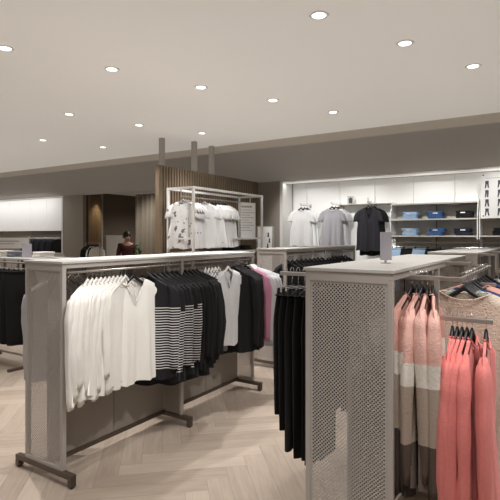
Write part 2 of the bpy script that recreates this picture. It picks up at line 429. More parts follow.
# projecting arms, welded to the right racks
def flat_arm(parent, pts, name='display_arm', r=.0105):
    mb = MB()
    for a, b in zip(pts[:-1], pts[1:]):
        a, b = Vector(a), Vector(b); d = (b-a).normalized()
        a2, b2 = (a-d*r if a == Vector(pts[0]) else a+d*r), b+d*r
        lo = [min(a2[i], b2[i]) - (0 if abs(d[i]) > .5 else r) for i in range(3)]
        hi = [max(a2[i], b2[i]) + (0 if abs(d[i]) > .5 else r) for i in range(3)]
        mb.box(lo[0], hi[0], lo[1], hi[1], lo[2], hi[2])
    return mb.build(name, M['steel'], parent, bevel=.002)
AY = 2.42
flat_arm(gr, [(.215, AY-2.13, 1.40), (.545, AY-2.13, 1.40), (.545, AY-2.13, 1.215), (.775, AY-2.13, 1.215)])
flat_arm(gr, [(.205, AY-2.13, 1.39), (-.285, AY-2.13, 1.39)])
flat_arm(gr, [(.205, 1.1, 1.39), (-.285, 1.1, 1.39)])
flat_arm(gr, [(.215, 1.20, 1.425), (.56, 1.20, 1.425), (.56, 1.20, 1.30), (.70, 1.20, 1.30)])
flat_arm(gr, [(.215, .62, 1.372), (.60, .62, 1.372)])
flat_arm(gr, [(.60, .62, 1.372), (.60, 1.90, 1.372), (.215, 1.90, 1.372)], 'side_rail', .009)
flat_arm(gs, [(.215, .12, 1.43), (.56, .12, 1.43), (.56, .12, 1.28), (.76, .12, 1.28)])
flat_arm(gs, [(.215, .9, 1.43), (.56, .9, 1.43), (.56, .9, 1.28), (.76, .9, 1.28)])

# ------------------------------------------------------------------ hangers (made once, then copied)
def hook_pts(r=.017, bottom=-.075):
    return [(-r*math.cos(a), 0, r*math.sin(a)-r+.022) for a in [PI*k/7*1.08-.15 for k in range(8)]][::1] + [(r*.9, 0, -.012), (.004, 0, -.03), (0, 0, -.045), (0, 0, bottom)]
def make_hanger(pl):
    t = bpy.data.objects.new('clothes_hanger', None); C.objects.link(t); t.empty_display_size = .05
    MB().tube(hook_pts(), .0017, 6).build('hook', M['chrome'], t, smooth=True)
    rings = []
    for k in range(15):
        s = -1+2*k/14.0; a = abs(s)
        x = .178*s; z = -.060-.112*a**.85; h = .016-.007*a; w = .008+.003*a
        rings.append([(x, w*math.cos(q), z+h*math.sin(q)) for q in [2*PI*j/8 for j in range(8)]])
    MB().loft(rings).build('shoulder_bar', M[pl], t, smooth=True)
    return t
def make_clip_hanger():
    t = bpy.data.objects.new('clip_hanger', None); C.objects.link(t); t.empty_display_size = .05
    MB().tube(hook_pts(bottom=-.085), .0017, 6).build('hook', M['chrome'], t, smooth=True)
    MB().tube([(-.10, 0, -.088), (.10, 0, -.088)], .003, 8).build('crossbar', M['chrome'], t)
    for s in (-1, 1):
        MB().prism([(s*.085-.008, -.085), (s*.085+.008, -.085), (s*.085+.009, -.128), (s*.085-.009, -.128)], -.006, .006).build('clip', M['black_plastic'], t, bevel=.002)
    return t
PROTO = {}
def hang(kind, loc, rz, label, group):
    """first use takes the prototype, later uses copy it with its parts"""
    if kind not in PROTO:
        PROTO[kind] = o = make_clip_hanger() if kind == 'clip' else make_hanger({'black': 'black_plastic', 'white': 'white_plastic', 'steel': 'chrome'}[kind])
    else:
        o = copy_tree(PROTO[kind])
    o.location = loc; o.rotation_euler = (0, 0, rz)
    o['label'] = label; o['category'] = 'hanger'; o['group'] = group
    return o

# ------------------------------------------------------------------ garments
def top_body(ws, wh, L, neck, rnd, th, fold, nsh=.072, zs=-.150, zn=-.088, flare=0.0):
    NS, NT = 25, 16; ph = rnd.random()*6; fr = 5+rnd.random()*4; ph2 = rnd.random()*6
    depth = {'crew': .045, 'v': .17, 'boat': .04, 'hood': .05}[neck]; p = 1.0 if neck == 'v' else 2.0
    mb = MB()
    for sg in (-1, 1):
        vs = []
        for i in range(NT+1):
            t = i/NT
            for j in range(NS):
                s = -1+2*j/(NS-1); a = abs(s); x0 = ws*s
                if abs(x0) < nsh:
                    d = depth if sg < 0 else .012
                    zt = zn-d*(1-(abs(x0)/nsh)**p)
                else:
                    zt = zn+(zs-zn)*((abs(x0)-nsh)/(ws-nsh))**1.15
                w = ws*(1-.07*math.sin(min(1, t*2.2)*PI/2)) + (wh-ws*.93)*max(0, t-.3)/.7
                zb = -L + .008*math.sin(s*7+ph) - .012*(1-s*s)
                z = zt+(zb-zt)*t
                edge = math.sqrt(max(0, 1-s*s))
                y = sg*th*(edge**.7)*(.45+.55*min(1, t*4))
                y += fold*math.sin(s*fr+ph+t*.7)*min(1, t*1.6) + fold*.5*math.sin(s*fr*1.9+ph2)*t
                y += sg*.35*fold*math.sin(s*11+ph2*2)*t*edge
                y += fold*.55*(1-2*abs(math.sin(s*fr*1.3+ph2+t*.5)))*min(1, t*1.3)
                y *= 1+flare*t
                vs.append((s*w*(1-.02*math.sin(t*9+ph)), y, z))
        fs = [(i*NS+j, i*NS+j+1, (i+1)*NS+j+1, (i+1)*NS+j) for i in range(NT) for j in range(NS-1)]
        mb.add(vs, fs)
    # join the two cloths at the sides and over the shoulders
    o = (NT+1)*NS; fs = []
    for i in range(NT):
        for j in (0, NS-1): fs.append((i*NS+j, (i+1)*NS+j, o+(i+1)*NS+j, o+i*NS+j))
    for j in range(NS-1):
        s = -1+2*(j+.5)/(NS-1)
        if abs(s*ws) > nsh: fs.append((j, j+1, o+j+1, o+j))
    mb.f += fs
    return mb
def sleeve(side, ws, length, rnd, r=1.0, short=False, zs=-.150, wide=0.0):
    k = rnd.uniform(-.012, .012); y = rnd.uniform(-.02, .02)
    if short:
        P = [(ws*.76, -.005, zs+.008), (ws*.90, 0, zs-.020), (ws*.97, 0, zs-.08), (ws*1.03, 0, zs-.165)]
        rx = [.024, .040, .048, .050]; ry = [.012, .022, .028, .028]
    else:
        P = [(ws*.78, 0, zs+.004), (ws*.92, 0, zs-.028), (ws*.99, y*.3, zs-.11), (ws*1.03+k+wide, y*.6, zs-.23), (ws*1.04+k*2+wide, y, zs-.37), (ws*1.02+k+wide, y*1.2, zs-length*.82), (ws*1.00+k+wide, y, zs-length)]
        rx = [.024, .040, .046, .044, .040, .034, .030]; ry = [.012, .022, .028, .027, .026, .023, .018]
    # refine
    Q = []; RX = []; RY = []
    for i in range(len(P)-1):
        for q in range(3):
            u = q/3.0
            Q.append(tuple(P[i][c]*(1-u)+P[i+1][c]*u for c in range(3)))
            wob = 1+.045*math.sin((i*3+q)*1.3+k*300)
            RX.append((rx[i]*(1-u)+rx[i+1]*u)*r*wob); RY.append((ry[i]*(1-u)+ry[i+1]*u)*r*wob)
    Q.append(P[-1]); RX.append(rx[-1]*r); RY.append(ry[-1]*r)
    rings = []
    for (x, yy, z), a, b in zip(Q, RX, RY):
        rings.append([(side*(x+a*math.cos(q)*(1+.10*math.sin(3*q+k*400))), yy+b*math.sin(q)*(1+.16*math.sin(4*q+k*250+z*3)), z-a*.25*math.cos(q)) for q in [2*PI*j/20 for j in range(20)]])
    return MB().loft(rings)
def neck_band(nsh, zn, neck, r=.0042, th=.01):
    depth = {'crew': .045, 'v': .17, 'boat': .04, 'hood': .05}[neck]; p = 1.0 if neck == 'v' else 2.0
    pts = []
    for k in range(13):
        s = -1+2*k/12.0; pts.append((nsh*s, -th*(1-s*s)-.004, zn-depth*(1-abs(s)**p)))
    for k in range(11):
        s = 1-2*(k+1)/12.0; pts.append((nsh*s, th*(1-s*s)+.002, zn-.012*(1-s*s)+.006))
    pts.append(pts[0])
    return MB().tube(pts, r, 6, cap=False)
def hood(rnd, nsh=.085, zn=-.10):
    rings = []
    for k in range(7):
        u = k/6.0; z = zn+.02-.13*u+.0*u; w = nsh*(1.1-.1*u)*math.sin(PI*(.25+.62*u)); d = .05*math.sin(PI*(.2+.7*u))
        rings.append([(w*math.cos(q), .045+d*math.sin(q)*.9, z+.015*math.sin(2*q)) for q in [2*PI*j/14 for j in range(14)]])
    return MB().loft(rings)

def garment(name, cat, label, loc, rz, m, group, ws=.2, wh=.21, L=.72, neck='crew', sl='long', sll=.56, th=.008, fold=.006, seed=0, hanger='black', hl=None, hg=None, band=None, detail=True, r=1.0, cuff=None, wide=0.0, nsh=.072, flare=0.0):
    rnd = random.Random(seed*17+3)
    t = thing(name, label, cat, loc, rz, group)
    body = top_body(ws, wh, L, neck, rnd, th, fold, nsh=nsh, flare=flare).build('body', m, t, smooth=True)
    if sl:
        for sd in (-1, 1):
            s = sleeve(sd, ws, sll+rnd.uniform(-.03, .03), rnd, r, sl == 'short', wide=wide).build('sleeve', m, t, smooth=True)
    if detail:
        neck_band(nsh, -.088, neck, th=th).build('neckband', band or m, t, smooth=True)
    if neck == 'hood': hood(rnd).build('hood', m, t, smooth=True)
    if hanger:
        hang(hanger, loc, rz, hl or ('hanger with chrome hook holding the '+label)[:110], hg or ('hangers of the '+group))
    return t

def lab_h(item): return item
def words(s, n=16):
    w = s.split()
    return ' '.join(w[:n])

# ---- left rack, near side: white tops fanned like shingles
RX = L1X+.38; RZ = 1.36
NW = 11
for i in range(NW):
    y = 2.215+.038*i; last = i == NW-1
    th = R(110-10*i/(NW-1)) if not last else R(80)
    x = RX+.0
    o = ORD[i] if not last else 'farthest'
    garment('long_sleeve_shirt', 'top', words('white long sleeved V-neck top facing outward at far end of white row' if last else '%s white long sleeved top in white row counted from the perforated end panel' % o),
            (x, y+(.045 if last else 0), RZ), th, M['white_cloth'], 'white long sleeved tops on the left rack', ws=.20 if not last else .225, wh=.215 if not last else .25, nsh=.072 if not last else .10, L=.85-.02*(i % 3)+(.02 if last else 0), neck='v' if last else ('boat' if i % 2 else 'crew'),
            sll=.70-.05*(i % 3)-(.02 if last else 0), th=.009 if not last else .034, fold=.011 if not last else .016, seed=i+1, hanger='black' if last else 'white', hl=('black' if last else 'white')+' hanger with chrome hook holding the %s white top on left rack' % o, hg='hangers of the white tops', cuff=True, r=1.0)
# ---- striped tops
for i in range(9):
    y = 2.80+.055*i
    st = i < 6
    garment('striped_hoodie' if st else 'black_hoodie', 'sweater', ('%s black hooded top with white stripes, counted from the white tops' % ORD[i]) if st else ('%s plain black top right behind the striped hoodies' % ORD[i-6]),
            (RX, y, RZ), R(38-1.5*i+random.uniform(-3, 3)), (M['striped2'] if i in (1, 4) else M['striped']) if st else M['black_cloth'], 'striped hoodies on the left rack' if st else 'plain black tops behind the striped ones', ws=.205, wh=.22, L=.87+.035*(i % 3), neck='hood' if i in (0, 1, 3, 6) else 'crew',
            sll=.66, th=.012, fold=.008, seed=20+i, hanger='black', hl='black hanger holding the %s %s' % (ORD[i] if st else ORD[i-6], 'striped hoodie' if st else 'plain black top'), hg='black hangers of the dark tops')
# ---- black, then greys, then white-grey with V
for i in range(3):
    garment('black_sweater', 'sweater', '%s long black sweater between striped hoodies and grey tops' % ORD[i], (RX, 3.30+.05*i, RZ), R(48+2*i), M['deep_black'], 'black sweaters left of the grey tops', ws=.20, wh=.21, L=.92-.02*i, sll=.70, th=.014, fold=.009, seed=40+i,
            hanger='black', hl='black hanger holding the %s long black sweater before the grey tops' % ORD[i], hg='black hangers before the grey tops')
for i in range(5):
    garment('grey_shirt', 'top', '%s grey long sleeved top left of the light grey knit' % ORD[i], (RX, 3.53+.05*i, RZ), R(112-3*i), M['mid_grey'] if i % 2 == 0 else M['melange'], 'grey tops on the left rack', ws=.20, wh=.21, L=.86, sll=.66, th=.010, fold=.008, seed=50+i,
            hanger='white', hl='white hanger holding the %s grey top on left rack' % ORD[i], hg='white hangers of the grey tops')
garment('light_grey_jumper', 'sweater', 'very light grey knitted V-neck jumper with price tag facing outward', (RX+.025, 3.85, RZ), R(84), M['grey_cloth'], 'light grey jumpers', ws=.225, wh=.235, L=.80, neck='v', sll=.66, th=.024, fold=.013, seed=60,
        hanger='white', hl='white hanger in the neck of the outward facing light grey jumper', hg='white hanger of the light grey jumper', r=1.1)
tg = MB().prism([(-.014, -.19), (.014, -.19), (.014, -.25), (-.014, -.25)], -.001, .001).build('price_tag', M['paper'], None)
tg.location = (RX+.036, 3.87, RZ); tg.rotation_euler = (0, 0, R(93)); tag(tg, 'white paper price tag hanging at the neck of light grey jumper', 'price tag')
for i in range(4):
    garment('black_cardigan', 'cardigan', '%s black cardigan on black hanger right of the light grey jumper' % ORD[i], (RX, 3.99+.04*i, RZ), R(40-2*i), M['black_cloth'], 'black cardigans on the left rack', ws=.205, wh=.215, L=.90, sll=.70, th=.014, fold=.009, seed=70+i,
            hanger='black', hl='broad black hanger holding the %s black cardigan' % ORD[i], hg='black hangers of the cardigans')
garment('pink_shirt', 'top', 'dusty pink long sleeved top between black cardigans and pale grey tops', (RX+.03, 4.17, RZ), R(20), M['pink'], 'pink tops', ws=.225, wh=.235, L=.82, sll=.66, th=.012, fold=.007, seed=80,
        hanger='black', hl='black hanger holding the dusty pink top', hg='hanger of the pink top')
for i in range(3):
    garment('pale_grey_shirt', 'top', '%s pale grey melange top at far end of left rack' % ORD[i], (RX+.05, 4.215+.035*i, RZ), R(14-2*i), M['melange'], 'pale grey tops at the end of the left rack', ws=.235+.02*i, wh=.255+.02*i, L=.86, sll=.66, th=.010, fold=.008, seed=90+i,
            hanger='white', hl='white hanger holding the %s pale grey top at rack end' % ORD[i], hg='hangers of the pale grey tops')
# ---- left side of the left rack: grey coats seen through the holes and past the edge
for i in range(4):
    garment('grey_coat', 'coat', '%s pale grey coat on the back side of left rack, seen through the holes' % ORD[i] if i else 'pale grey coat sticking out behind the perforated end panel of left rack', (L1X+.015, 2.22+.07*i, RZ), R(28+2*i), M['melange'] if i % 2 == 0 else M['charcoal'], 'coats on the back side of left rack', ws=.20, wh=.21, L=.80, sll=.66, th=.013, fold=.008, seed=100+i,
            hanger='white', hl='white hanger holding the %s coat behind the perforated panel' % ORD[i], hg='hangers behind the perforated panel')

# ---- black tops on the middle rack
for i in range(16):
    garment('black_blouse', 'top', '%s black short top on the middle rack behind the trousers' % ORD[i], (-3.13+.38, 5.2+.125*i, 1.36), R(62), M['deep_black'], 'black tops on the middle rack', ws=.19, wh=.2, L=.62, sl='short', th=.014, fold=.006, seed=120+i, detail=False,
            hanger='black', hl='%s black hanger in row of black tops on middle rack' % ORD[i], hg='black hangers on the middle rack')

# ------------------------------------------------------------------ trousers
def trousers_mesh(L, rnd, w=.15, wb=.15, th=.02, zt=-.115):
    mb = MB(); ph = rnd.random()*6
    NT, NJ = 16, 24; rings = []
    for i in range(NT+1):
        u = i/NT; z = zt-L*u
        ww = w*(1+.28*min(1, u*5))*(1-.1*u)
        d = th*(.6+.9*min(1, u*4))
        ring = []
        for j in range(NJ):
            q = 2*PI*j/NJ; cx = math.cos(q); x = ww*(abs(cx)**.8)*(1 if cx >= 0 else -1)
            pinch = 1-.75*math.exp(-(x/.022)**2)*min(1, max(0, (u-.25)*4))
            y = d*math.sin(q)*pinch + .008*math.sin(q*3+ph+u*2)*u + .006*math.sin(x*45+ph)*u
            ring.append((x, y, z+.006*math.cos(q*2+ph)*u))
        rings.append(ring)
    return mb.loft(rings)
def trousers(name, label, loc, rz, m, group, L=.85, seed=0, w=.15, hl='', hg='', kind='clip', th=.016):
    rnd = random.Random(seed); t = thing(name, label, 'trousers', loc, rz, group)
    trousers_mesh(L, rnd, w, th=th).build('legs', m, t, smooth=True)
    MB().tube([(w*math.cos(2*PI*k/20), (th*.6+.002)*math.sin(2*PI*k/20), -.125) for k in range(21)], .004, 6, ry=.012, cap=False).build('waistband', m, t, smooth=True)
    hang(kind, loc, rz, hl, hg)
    return t
for i in range(7):
    trousers('black_trousers', '%s pair of long black trousers on arm left of the nearest rack' % (ORL[i] if i < 6 else 'rightmost'), (-1.29+.038*i, AY, 1.403), R(90+random.uniform(-7, 7)), M['deep_black'], 'black trousers on the arm', L=(.66, .74, .84, .87, .86, .88, .86)[i], seed=200+i, w=.105,
             hl='clip hanger holding the %s pair of black trousers' % (ORL[i] if i < 6 else 'rightmost'), hg='clip hangers of the black trousers')
for i in range(6):
    trousers('black_trousers', '%s pair of black trousers on the second arm, behind those on the first' % (ORL[i] if i < 5 else 'rightmost'), (-1.28+.045*i, 3.23, 1.403), R(90+random.uniform(-7, 7)), M['deep_black'], 'black trousers on the second arm', L=.86, seed=220+i, w=.13,
             hl='clip hanger of the %s black trousers on the second arm' % (ORL[i] if i < 5 else 'rightmost'), hg='clip hangers on the second arm')

# ---- colour block sweaters on the upper arm
NB = 5
for i in range(NB):
    garment('colour_block_sweater', 'sweater', words('%s blush, cream and brown colour block sweater on the upper arm of nearest rack' % (ORL[i] if i < NB-1 else 'rightmost')), (-.600+.0245*i, AY, 1.413), R(90+(-8, 5, -6, 4, 13)[i]), M['block'] if i not in (0, 2) else M['blockb'],
            'colour block sweaters on the upper arm', ws=.215, wh=.25, L=.96-.04*(i % 2), sll=.80-.06*(i % 2), th=.013, flare=1.2, fold=.011, seed=300+i, hanger='black', hl='slim black hanger holding the %s colour block sweater' % (ORL[i] if i < NB-1 else 'rightmost'), hg='hangers of the colour block sweaters', r=1.15, neck='v' if i == NB-1 else 'crew')
# ---- coral coats on the lower arm
NC = 6
for i in range(NC):
    xx = -.415+.021*i if i < 5 else -.415+.021*4+.058
    garment('coral_coat', 'coat', words('%s coral pink fuzzy knitted coat on the lower arm at right' % (ORL[i] if i < NC-1 else 'rightmost')), (xx, AY, 1.228), R(90+random.uniform(-5, 5)), M['coral'],
            'coral knitted coats on the lower arm', ws=.20, wh=.26, L=.98, sll=.64, th=.013, flare=1.0, fold=.010, seed=320+i, hanger='black', hl='black hanger holding the %s coral coat' % (ORL[i] if i < NC-1 else 'rightmost'), hg='hangers of the coral coats', r=1.1)
# ---- garments facing the camera on the side rail of nearest rack
SR = -1.03+.60
side = [('oatmeal_coat', 'coat', 'large oatmeal boucle coat facing the camera behind the coral coats', 'beige', .27, 1.0),
        ('mint_blouse', 'blouse', 'pale mint blouse directly behind the large oatmeal coat', 'mint', .265, .8),
        ('cobalt_blouse', 'blouse', 'bright cobalt blue blouse next to the mint one', 'cobalt', .265, .8),
        ('charcoal_blouse', 'blouse', 'charcoal blouse between cobalt blouse and first blush blouse', 'charcoal', .24, .8),
        ('blush_blouse', 'blouse', 'blush pink blouse on the side rail behind cobalt blouse', 'blush', .26, .8),
        ('blush_blouse', 'blouse', 'second blush pink blouse, farther along the side rail', 'blush', .25, .8),
        ('black_jacket', 'jacket', 'black jacket behind both blush blouses', 'black_cloth', .24, .8),
        ('cobalt_blouse', 'blouse', 'cobalt blue blouse near far end of the side rail', 'cobalt', .23, .8),
        ('black_jacket', 'jacket', 'farthest black jacket on the side rail of nearest rack', 'black_cloth', .22, .8),
        ('white_blouse', 'blouse', 'white blouse at the far end of the side rail', 'white_cloth', .25, .8)]
ys = [2.86, 2.92, 2.99, 3.06, 3.17, 3.28, 3.40, 3.52, 3.64, 3.80]
for i, (nm, ct, lb, mk, ws, ln) in enumerate(side):
    garment(nm, ct, lb, (SR, ys[i], 1.3815), R(6+random.uniform(-5, 5)), M[mk], 'garments on the side rail', ws=ws, wh=ws*1.12, L=ln, sll=.66, th=.02, fold=.012, seed=340+i, neck='boat' if i < 1 else 'crew', nsh=.13 if i < 1 else .085, hanger='black', hl=words('black hanger holding the '+lb), hg='hangers on the side rail', r=1.3)
# garments on the rack behind
far = [('black_jacket', 'black_cloth'), ('white_blouse', 'white_cloth'), ('black_jacket', 'black_cloth'), ('blush_blouse', 'blush'), ('black_jacket', 'charcoal'), ('white_blouse', 'grey_cloth')]
for i, (nm, mk) in enumerate(far):
    xx = -.66+.045*i
    garment(nm, 'top', '%s garment, %s, on the arm of the farther right rack' % (ORL[i], nm.replace('_', ' ').replace('black jacket', 'dark jacket')), (-1.03+.56+.035*i, 4.78+.12, 1.293), R(75), M[mk], 'garments on the farther right rack', ws=.21, wh=.22, L=.7, th=.014, seed=360+i, detail=False, hanger='black',
            hl='%s hanger on the arm of the farther right rack' % ORL[i], hg='hangers on the farther right rack')

# ------------------------------------------------------------------ sign holder on the near rack
t = thing('sign_holder', 'small grey acrylic sign holder standing on top of the nearest rack', 'sign holder', (-.80, 2.66, TOPZ))
MB().lathe([(.028, 0), (.028, .004), (.006, .006), (.006, .022)], 16).build('base', M['steel'], t)
MB().box(-.027, .033, -.003, .022, .018, .172).build('sign_plate', M['acrylic'], t, bevel=.002)
MB().box(-.02, .026, -.0045, -.0032, .03, .16).build('insert', M['acrylic'], t)
t.rotation_euler = (0, 0, R(25))

# ------------------------------------------------------------------ slat partition, posts, curtain
SX = -4.80
mb = MB(); y = 5.21
while y < 7.86:
    mb.box(SX-.03, SX, y, y+.030, .0, HEAD-.005); y += .06
t = thing('slat_partition', 'tall partition of vertical brown wooden slats behind the white display frame', 'partition')
MB().box(SX-.06, SX-.03, 5.21, 7.9, 0, HEAD-.006).build('backing', M['slat_back'], t)
mb.build('slats', M['slat'], t)
MB().box(SX-.068, SX-.0, 5.165, 5.205, 0, HEAD-.004).build('side_board', M['slat'], t, bevel=.003)
for (x, y, lb) in [(-5.16, 5.62, 'tall square metal post reaching the ceiling, leftmost of three'), (SX-.11, 6.1, 'square metal post reaching the ceiling, middle of three'), (SX-.11, 6.56, 'square metal post reaching the ceiling, nearest the cornice')]:
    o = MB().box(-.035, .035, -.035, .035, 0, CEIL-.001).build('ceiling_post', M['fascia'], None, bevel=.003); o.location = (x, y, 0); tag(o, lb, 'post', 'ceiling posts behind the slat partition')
def curtain(x0, x1, y, z1, name, m, label, waves, amp=.05, n=120, axis='x'):
    f = []; 
    for k in range(n+1):
        u = k/n; x = x0+(x1-x0)*u; f.append((x, y+amp*math.sin(u*waves*2*PI)+.012*math.sin(u*waves*5.1)))
    rings = [[(p[0], p[1]+(.3*(p[1]-y))*(0 if zz else 1), zz) for p in f] for zz in (.02, z1*.5, z1)]
    mb = MB().loft(rings, cap=False, closed=False)
    if axis == 'y': mb.v = [(v[1]-y+x0, y+(v[0]-x0), v[2]) for v in mb.v]
    o = mb.build(name, m, None, smooth=True, thick=.004); tag(o, label, 'curtain'); return o
curtain(-8.27, -6.4, 8.12, HEAD-.06, 'curtain', M['curtain'], 'taupe floor length curtain hanging left of the slat partition', 13)
o = MB().tube([(-8.3, 8.12, HEAD-.05), (-6.3, 8.12, HEAD-.05)], .015, 8).build('curtain_track', M['fascia'], None); tag(o, 'slim track along the top of taupe curtain', 'curtain track')
# fitting room area down the corridor
curtain(-9.83, -9.43, 8.06, 2.60, 'fitting_room_curtain', M['curtain_lit'], 'ochre lit curtain along the left side of the corridor', 9, amp=.03, axis='y')
struct('wall_corridor_low', MB().box(-9.899, -9.80, 8.60, 9.25, 0, 1.62), M['wall'])
struct('wall_corridor_return', MB().box(-9.90, -9.84, 8.47, 8.53, 0, 2.7), M['wall'])
spot(-9.62, 8.28, 9, 64, z=2.62, tgt=(-9.80, 8.28, 1.3), col=(1, .90, .70))
spot(-8.4, 9.4, 90, 150, z=2.68)
spot(-8.6, 11.8, 60, 140, z=2.66)
spot(-7.4, 7.05, 45, 80, z=2.78, tgt=(-7.6, 8.1, 1.5))  # unseen spot added to brighten the taupe curtain
t = thing('garment_rail', 'small rail of black and white garments at the fitting room entrance', 'clothes rail', (-9.12, 7.6, 0))
MB().tube([(-.24, 0, .02), (-.24, 0, 1.44), (.24, 0, 1.44), (.24, 0, .02)], .012, 8).build('rail_frame', M['steel'], t)
for s in (-.24, .24): MB().box(s-.02, s+.02, -.2, .2, 0, .025).build('foot', M['steel'], t)
for i in range(7):
    garment('fitting_room_garment', 'top', '%s garment on the small fitting room rail, %s' % (ORL[i], 'white' if i in (4, 6) else 'black'), (-9.12-.15+.05*i, 7.6, 1.453), R(72), M['white_cloth'] if i in (4, 6) else M['deep_black'], 'garments on the fitting room rail', ws=.15, wh=.16, L=.75, th=.015, seed=400+i, detail=False, hanger='black',
            hl='%s hanger on the small fitting room rail' % ORL[i], hg='hangers on the fitting room rail')
# potted plant
t = thing('potted_plant', 'green leafy potted plant standing left of the slat partition', 'plant', (-5.55, 5.50, 0))
MB().lathe([(.11, 0), (.15, .34), (.14, .34), (.13, .30)], 20).build('pot', M['clay'], t, smooth=True)
MB().tube([(0, 0, .3), (.01, .01, .8), (0, -.01, 1.2)], [.015, .01, .006], 8).build('stem', M['slat'], t)
mb = MB(); rr = random.Random(5)
for k in range(60):
    a = rr.random()*6.28; el = rr.uniform(-.2, 1.1); l = rr.uniform(.07, .13); z0 = rr.uniform(1.15, 1.42); w = .014
    d = Vector((math.cos(a)*math.cos(el), math.sin(a)*math.cos(el), math.sin(el))); sd = Vector((-math.sin(a), math.cos(a), 0))
    b = Vector((0, 0, z0)) + d*.02
    mb.add([b, b+d*l*.5+sd*w, b+d*l, b+d*l*.5-sd*w], [(0, 1, 2, 3)])
mb.build('foliage', M['leaf'], t)

# ------------------------------------------------------------------ white display frame with tees
t = thing('display_rack', 'white square tube display frame holding t-shirts in front of the slat partition', 'display frame', (0, 0, 0))
FX0, FX1, FY0, FY1, FZ = -4.70, -4.24, 5.25, 7.08, 2.27
q = .016
for x in (FX0, FX1):
    for y in (FY0, FY1): MB().box(x-q, x+q, y-q, y+q, 0, FZ-q).build('post', M['white'], t, bevel=.002)
    MB().box(x-q, x+q, FY0-q, FY1+q, FZ-q, FZ+q).build('top_bar', M['white'], t, bevel=.002)
    MB().box(x-q*.8, x+q*.8, FY0+q, FY1-q, 1.10, 1.13).build('low_bar', M['white'], t)
for y in (FY0, FY1):
    MB().box(FX0+q, FX1-q, y-q, y+q, FZ-q, FZ+q).build('top_bar', M['white'], t, bevel=.002)
    MB().box(FX0+q, FX1-q, y-q*.7, y+q*.7, 1.55, 1.575).build('cross_bar', M['white'], t)
MB().box(FX0+.02, FX1-.02, 6.25, FY1-.02, 1.545, 1.57).build('shelf', M['white'], t, bevel=.002)
MB().box(FX0+.02, FX1-.02, FY0+.02, FY1-.02, 1.35, 1.37).build('shelf', M['white'], t, bevel=.002)
MB().tube([(-4.47, FY0, 2.16), (-4.47, FY1, 2.16)], .010, 8).build('hanging_rail', M['steel'], t)
for y in (FY0+.01, FY1-.01): MB().box(-4.476, -4.464, y-.006, y+.006, 2.16, FZ).build('rail_bracket', M['steel'], t)
tees = [(5.30, 60, 'printed'), (5.36, 62, 'printed'), (5.42, 58, 'printed'), (5.50, 66, 'tee_white'), (5.80, 72, 'tee_white'), (6.00, 60, 'printed2'), (6.08, 60, 'tee_white'), (6.16, 58, 'printed2'), (6.24, 56, 'tee_white'), (6.31, 54, 'tee_white')]
for i, (y, a, mk) in enumerate(tees):
    kind = {'printed': 'white t-shirt with grey leafy print', 'tee_white': 'plain white t-shirt', 'printed2': 'white t-shirt with dark print'}[mk]
    garment('t_shirt', 't-shirt', '%s %s in the white display frame' % (ORD[i], kind), (-4.47, y, 2.173), R(a-28), M[mk], 't-shirts in the white display frame', ws=.19, wh=.23, L=.74, sl='short', th=.02, fold=.010, seed=420+i, detail=(i == 4), hanger='black' if i > 4 else 'steel',
            hl='hanger of the %s t-shirt in the white display frame' % ORD[i], hg='hangers in the white display frame', r=1.15)
# printed sign inside the frame
t = thing('printed_sign', 'tall white sign with heading and lines of text at right of display frame', 'sign', (-4.34, 6.82, 1.57), R(62))
MB().box(-.15, .13, -.006, .006, .0, .58).build('board', M['paper'], t, bevel=.002)
b = MB().box(-.14, .06, -.0075, -.0065, .50, .53)
for k in range(9):
    z = .455-.042*k; b.box(-.14, (.05, .12, .03, .09, .0, .07, .10, .02, .06)[k], -.0075, -.0065, z, z+.010)
b.build('lettering', M['pale_ink'], t)
# ------------------------------------------------------------------ folded clothes
def folded_mesh(w, d, h, layers=2, seed=0):
    rnd = random.Random(seed); mb = MB(); hh = h/layers
    for k in range(layers):
        jx, jy = rnd.uniform(-.006, .006), rnd.uniform(-.006, .006); rings = []
        for u, sc in ((0.0, .93), (.2, .985), (.5, 1.0), (.8, .985), (1.0, .92)):
            z = hh*k+hh*u; ring = []
            for j in range(28):
                a = 2*PI*j/28; c, s = math.cos(a), math.sin(a)
                x = w/2*sc*(1 if c >= 0 else -1)*abs(c)**.5; y = d/2*sc*(1 if s >= 0 else -1)*abs(s)**.45
                ring.append((x+jx, y+jy, z+.0015*math.sin(a*3+k+seed)*(1 if 0 < u < 1 else 0)))
            rings.append(ring)
        mb.loft(rings)
    return mb
FOLD = {}
def folded(name, cat, label, loc, m, group, w=.30, d=.26, h=.042, rz=0.0, var=0):
    key = (m.name, w, d, h, var % 3)
    if key not in FOLD:
        o = folded_mesh(w, d, h, 2, var).build(name, m, None, smooth=True); FOLD[key] = o
    else:
        o = FOLD[key].copy(); C.objects.link(o)
    o.name = name
    o.location = loc; o.rotation_euler = (0, 0, rz); tag(o, label, cat, group); return o
def stack(n, x, y, z, mk, what, where, h=.038, w=.25, name='folded_jeans', cat='jeans', d=.26):
    pos = {1: ['single'], 2: ['lower', 'upper'], 3: ['bottom', 'middle', 'top'], 4: ['bottom', 'second from bottom', 'third from bottom', 'top']}[n]
    for k in range(n):
        folded(name, cat, '%s pair of folded %s jeans %s' % (pos[k], what, where) if cat == 'jeans' else '%s of the folded %s %s' % (pos[k], what, where), (x+random.uniform(-.022, .022), y, z+h*k+.0005), M[mk], 'folded %s %s' % (what, where), w=w, h=h-.001, rz=R(random.uniform(-4, 4)), var=k, d=d)
stack(2, -4.47, 6.5, 1.37, 'charcoal', 'dark tops', 'under the printed sign in the display frame', name='folded_shirt', cat='top')
stack(2, -4.47, 6.85, 1.37, 'deep_black', 'black tops', 'at far end of the lower frame shelf', name='folded_shirt', cat='top')
